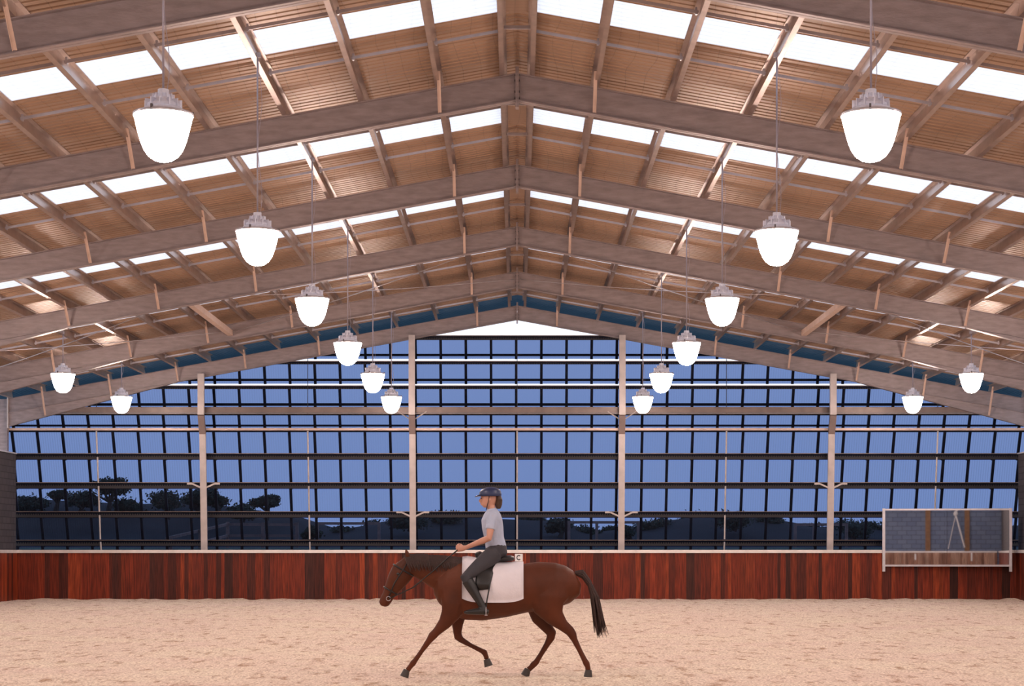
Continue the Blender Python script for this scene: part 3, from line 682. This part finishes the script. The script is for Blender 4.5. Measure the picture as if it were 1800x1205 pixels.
# far hind stepping under the belly
leg([(-.70,.13,1.20,.26,.13),(-.64,.16,1.00,.25,.13),(-.58,.16,.86,.18,.11),(-.60,.15,.74,.12,.08),(-.68,.145,.62,.076,.055),(-.74,.14,.545,.068,.05),(-.73,.14,.49,.056,.045),(-.68,.14,.40,.040,.036),(-.60,.14,.27,.034,.030),(-.54,.14,.17,.040,.036),(-.51,.14,.145,.045,.04),(-.47,.14,.10,.036,.034),(-.44,.14,.075,.04,.038)])
body = remesh(hb.build('body', M['coat'], horse), .013, 6)
for (u, y, z, du) in ((1.135,-.14,.045,.30),(.09,.14,.165,-.25),(-1.205,-.14,.045,.05),(-.415,.14,.040,.35)):
    q = MB(); top = U(u-du*.05, y, z+.045); bot = U(u+du*.06, y, z-.045)
    q.loft([(top,.040,.038),(top.lerp(bot,.5),.049,.046),(bot,.057,.053)], n=16); q.build('hoof', M['hoof'], horse, smooth=False)
for s in (-1, 1):
    q = MB(); q.loft([(U(1.12,s*.045,1.50),.026,.018),(U(1.115,s*.058,1.55),.030,.016),(U(1.13,s*.060,1.60),.020,.010),(U(1.14,s*.058,1.63),.004,.004)], n=10); q.build('ear', M['coat'], horse, smooth=True)
    q = MB(); q.lathe([(.001,.022),(.012,.018),(.02,.008),(.022,0),(.02,-.008),(.012,-.018),(.001,-.022)], U(1.235,s*.084,1.318), 12); q.build('eye', M['leather'], horse, smooth=True)
# mane and tail as locks of hair
rnd = random.Random(5); q = MB()
for i in range(70):
    t = i/69; u = .42+.74*t; zt = 1.535+.03*math.sin(t*3)-.012*t + (.03 if t > .6 else 0) - .02*(1-t); zt = min(zt, 1.56)
    zc = 1.26+.19*t; 
    q.tube([U(u, .01, zt-.035), U(u-.01, -.035, zt+.002), U(u-.03, -.095-.02*(1-t), zt-.07), U(u-.05-rnd.uniform(0,.03), -.125-.03*(1-t), zt-.15-rnd.uniform(0,.06))], [.012,.014,.011,.003], 6)
q.build('mane', M['darkhair'], horse)
q = MB()
for i in range(60):
    a = rnd.uniform(0, 6.28); r_ = rnd.uniform(0, .055); dy, dz = r_*math.cos(a), r_*math.sin(a); L = rnd.uniform(.75, 1.05)
    q.tube([U(-1.04, dy*.4, 1.33+dz*.3), U(-1.14, dy*.8, 1.31+dz), U(-1.22, dy*1.2, 1.20+dz), U(-1.29-dz, dy*1.8, 1.02), U(-1.34-dz*1.5, dy*2, 1.30-.62*L), U(-1.37-dz*2, dy*2, 1.30-.78*L)], [.014,.016,.015,.013,.009,.002], 6)
q.build('tail', M['darkhair'], horse)
# tack
pd = MB()
def trunk_shell(u0, u1, zlow, off, nm, m, parent, nu=12, na=30, drop=0):
    prof_ = [(-.60,1.165,.31,.285),(-.38,1.13,.315,.28),(-.12,1.10,.345,.30),(.12,1.09,.375,.305),(.32,1.12,.40,.27),(.46,1.13,.375,.24)]
    def at(u):
        for a, b in zip(prof_, prof_[1:]):
            if a[0] <= u <= b[0]:
                t = (u-a[0])/(b[0]-a[0]); return [a[k]+(b[k]-a[k])*t for k in (1,2,3)]
    vs = []
    for lay in (0, .018):
        for i in range(nu+1):
            u = u0+(u1-u0)*i/nu; zc, h_, w_ = at(u)
            lim = zlow+ (drop*abs(2*i/nu-1)**4)
            amax = math.acos(max(-1, min(1, (lim-zc)/(h_+off))))
            for j in range(na+1):
                a = -amax+2*amax*j/na; vs.append(U(u, (w_+off+lay)*math.sin(a), zc+(h_+off+lay)*math.cos(a)))
    N = (nu+1)*(na+1); fs = []
    for L in (0, N):
        for i in range(nu):
            for j in range(na):
                k = L+i*(na+1)+j; f = (k, k+1, k+na+2, k+na+1); fs.append(f if L else f[::-1])
    for i in range(nu):
        for j in (0, na):
            k = i*(na+1)+j; fs.append((k, k+na+1, k+na+1+N, k+N))
    for i in (0, nu):
        for j in range(na):
            k = i*(na+1)+j; fs.append((k, k+1, k+1+N, k+N))
    q = MB(); q.add(vs, fs); return q
sp_ = trunk_shell(-.375, .41, .96, .012, 0, 0, 0, drop=.05)
o = sp_.build('saddle_pad', M['pad'], smooth=True); o.location = (HX, HYD, 0)
tag(o, "square white saddle pad on the chestnut horse's back under the rider", 'saddle pad')
sd = thing('saddle', 'black leather saddle between the rider and white saddle pad', 'saddle', (HX, HYD, 0))
q = MB(); q.loft([(U(-.255,0,1.51),.025,.10),(U(-.21,0,1.52),.04,.16),(U(-.14,0,1.515),.04,.17),(U(0,0,1.50),.035,.14),(U(.12,0,1.525),.045,.11),(U(.20,0,1.565),.05,.08),(U(.25,0,1.56),.03,.05)], n=18)
remesh(q.build('seat', M['leather'], sd), .012, 4)
for s in (-1, 1):
    q = MB(); q.loft([(U(.08,s*.15,1.47),.10,.02),(U(.12,s*.285,1.33),.11,.012),(U(.14,s*.335,1.20),.10,.010),(U(.13,s*.345,1.12),.07,.010)], side=(0,1,0), n=14); q.build('flap', M['leather'], sd, smooth=True)
    q = MB(); q.tube([U(.05,s*.345,1.20), U(.09,s*.40,.98), U(.10,s*.405,.90)], .010, 6); q.build('stirrup_leather', M['leather'], sd)
    q = MB(); c = U(.10,s*.405,.84); pts = [c+Vector((0, .055*math.sin(a), .06*math.cos(a))) for a in [math.radians(-135+270*k/12) for k in range(13)]]; q.tube(pts, .007, 6); q.beam(pts[0], pts[-1], .035, .012, (0,0,1)); q.build('stirrup', M['alu'], sd)
q = trunk_shell(.20, .29, .5, -.022, 0, 0, 0, nu=2, na=40); q.build('girth', M['leather'], sd, smooth=True)
br = thing('bridle', "black leather bridle with long reins on the horse's head", 'bridle', (HX, HYD, 0))
def ring(c, t, ru, rw, th, nm):                                         # strap round the head; c centre, t axis
    t = Vector(t).normalized(); sd_ = Vector((0,1,0)); u_ = t.cross(sd_).normalized()
    pts = [Vector(c)+sd_*rw*math.cos(a)+u_*ru*math.sin(a) for a in [2*math.pi*k/24 for k in range(25)]]
    q = MB(); q.tube(pts, th, 6, False); return q.build(nm, M['leather'], br, smooth=True)
ring(U(1.335,0,1.10), (-.5,0,-.86), .102, .070, .010, 'noseband'); ring(U(1.17,0,1.365), (-.5,0,-.86), .150, .096, .010, 'browband')
for s in (-1, 1):
    q = MB(); q.tube([U(1.09,s*.05,1.51), U(1.17,s*.098,1.37), U(1.28,s*.088,1.20), U(1.36,s*.068,1.01)], .009, 6); q.build('cheek_strap', M['leather'], br, smooth=True)
    c = U(1.36,s*.078,1.00); q = MB(); q.tube([c+Vector((.028*math.cos(a),0,.028*math.sin(a))) for a in [2*math.pi*k/14 for k in range(15)]], .005, 6, False); q.build('bit_ring', M['alu'], br, smooth=True)
    q = MB(); q.tube([U(1.35,s*.08,1.00), U(1.05,s*.13,1.14), U(.80,s*.15,1.34), U(.60,s*.125,1.52), U(.447,s*.088,1.645)], .008, 6); q.build('rein', M['leather'], br, smooth=True)

# rider
rd = thing('person', 'rider in dark helmet and pale blue shirt sitting on the chestnut horse', 'person', (HX, HYD, 0))
S = MB()
# torso, neck, head as one skin; arms, hands and legs join it
S.loft([(U(-.02,0,1.54),.09,.15),(U(-.02,0,1.62),.115,.165),(U(0,0,1.74),.10,.135),(U(.02,0,1.88),.115,.155),(U(.03,0,1.99),.115,.175),(U(.025,0,2.06),.085,.15),(U(.03,0,2.10),.055,.07),(U(.04,0,2.14),.05,.052),(U(.055,0,2.17),.055,.055)], n=20)
S.loft([(U(.085,0,2.125),.045,.04),(U(.085,0,2.15),.075,.06),(U(.075,0,2.19),.092,.072),(U(.065,0,2.235),.102,.077),(U(.06,0,2.29),.095,.074),(U(.055,0,2.33),.06,.05)], n=20)
S.loft([(U(.160,0,2.235),.012,.010),(U(.178,0,2.205),.016,.014),(U(.170,0,2.190),.010,.014)], n=8)   # nose
S.loft([(U(.150,-.02,2.165),.008,.008),(U(.163,0,2.166),.010,.012),(U(.150,.02,2.165),.008,.008)], side=(0,0,1), n=8)   # lips
for s in (-1, 1):
    S.loft([(U(.055,s*.072,2.245),.012,.008),(U(.05,s*.083,2.225),.018,.008),(U(.055,s*.076,2.20),.010,.008)], n=8)      # ear
    sh = U(.025,s*.175,2.02); el = U(.06,s*.235,1.755); wr = U(.335,s*.115,1.645)
    S.loft([(sh,.055,.055),(sh.lerp(el,.3),.05,.05),(sh.lerp(el,.8),.041,.041),(el,.040,.040),(el.lerp(wr,.25),.040,.038),(el.lerp(wr,.8),.028,.026),(wr,.025,.021)], n=12)
    S.loft([(wr,.024,.020),(U(.375,s*.098,1.635),.036,.018),(U(.415,s*.088,1.630),.042,.017),(U(.430,s*.085,1.628),.036,.015)], n=10)
    for k, (dz, L) in enumerate(((.034,.95),(.011,1.05),(-.012,1.0),(-.034,.82))):     # four fingers closed round the rein
        p0 = U(.425,s*.090,1.632+dz); y_ = -s
        S.tube([p0, p0+Vector((-.026*L, y_*.006, 0)), p0+Vector((-.036*L, y_*.026, -.002)), p0+Vector((-.020*L, y_*.038, -.003)), p0+Vector((.000, y_*.034, -.003))], [.010,.0098,.0095,.009,.0075], 8)
    S.tube([U(.385,s*.085,1.655), U(.405,s*.066,1.678), U(.430,s*.055,1.684), U(.448,s*.052,1.676)], [.013,.0115,.010,.008], 8)   # thumb on top
    hip = U(-.01,s*.11,1.575); kn = U(.34,s*.325,1.285); an = U(.13,s*.375,.93)
    S.loft([(hip,.10,.09),(hip.lerp(kn,.35),.092,.075),(hip.lerp(kn,.8),.066,.058),(kn,.060,.055),(kn.lerp(an,.3),.056,.052),(kn.lerp(an,.8),.037,.036),(an,.035,.034)], n=14)
    S.loft([(an,.035,.034),(U(.17,s*.395,.885),.026,.028),(U(.25,s*.402,.882),.014,.022)], n=12)
remesh(S.build('body', M['skin'], rd), .0075, 3)
def cloth(nm, m, secs_list, v=.01, it=3):
    q = MB()
    for secs, n_ in secs_list: q.loft(secs, n=n_)
    return remesh(q.build(nm, m, rd), v, it)
parts = [([(U(-.02,0,1.56),.125,.175),(U(-.02,0,1.65),.128,.172),(U(0,0,1.75),.118,.152),(U(.02,0,1.88),.130,.168),(U(.03,0,1.98),.128,.188),(U(.025,0,2.05),.10,.165),(U(.03,0,2.095),.066,.085),(U(.034,0,2.115),.060,.064)], 22)]
for s in (-1, 1):
    sh = U(.025,s*.165,2.02); el = U(.06,s*.235,1.755)
    parts.append(([(U(.025,s*.10,2.03),.06,.06),(sh,.072,.07),(sh.lerp(el,.35),.064,.064),(sh.lerp(el,.62),.060,.060)], 14))
cloth('shirt', M['shirt'], parts)
parts = [([(U(-.03,0,1.52),.10,.15),(U(-.03,0,1.56),.128,.178),(U(-.02,0,1.64),.130,.176),(U(-.01,0,1.675),.124,.168)], 20)]
for s in (-1, 1):
    hip = U(-.01,s*.11,1.575); kn = U(.34,s*.325,1.285); an = U(.13,s*.375,.93)
    parts.append(([(hip,.112,.10),(hip.lerp(kn,.35),.102,.085),(hip.lerp(kn,.8),.074,.066),(kn,.068,.063),(kn.lerp(an,.25),.064,.06)], 16))
cloth('breeches', M['breech'], parts)
for s in (-1, 1):
    kn = U(.34,s*.325,1.285); an = U(.13,s*.375,.93)
    cloth('boot', M['leather'], [([(kn.lerp(an,.10),.070,.066),(kn.lerp(an,.35),.066,.062),(kn.lerp(an,.8),.046,.045),(an,.045,.044),(U(.13,s*.385,.885),.05,.042)], 14), ([(U(.06,s*.385,.872),.028,.032),(U(.12,s*.385,.885),.045,.042),(U(.22,s*.40,.880),.038,.046),(U(.32,s*.41,.872),.026,.040),(U(.36,s*.412,.868),.012,.02)], 14)], .009, 2)
q = MB(); q.loft([(U(.055,0,2.375),.03,.03),(U(.055,0,2.36),.085,.07),(U(.052,0,2.33),.125,.10),(U(.05,0,2.29),.138,.112),(U(.05,0,2.262),.136,.110)], n=26)
hm = remesh(q.build('helmet', M['navy'], rd), .008, 3)
q = MB(); q.loft([(U(.14,0,2.275),.012,.09),(U(.20,0,2.268),.009,.08),(U(.235,0,2.255),.005,.05)], n=16); q.build('peak', M['navy'], hm, smooth=True)
for s in (-1, 1):
    q = MB(); q.tube([U(.06,s*.088,2.27), U(.075,s*.082,2.18), U(.10,s*.03,2.10)], .005, 6); q.build('chin_strap', M['leather'], hm, smooth=True)
q = MB(); q.loft([(U(-.05,0,2.27),.03,.06),(U(-.055,0,2.22),.045,.065),(U(-.05,0,2.16),.045,.05),(U(-.05,0,2.11),.025,.03)], n=14); remesh(q.build('hair', M['brownhair'], rd), .009, 3)
for s in (-1, 1):
    q = MB(); q.lathe([(.001,.009),(.006,.006),(.009,0),(.006,-.006),(.001,-.009)], U(.152,s*.032,2.235), 10); q.build('eye', M['leather'], rd, smooth=True)

for o in (horse, sd, br, bpy.data.objects['saddle_pad']): o.scale = (HS, HS, HS)
rd.location.z = -.085
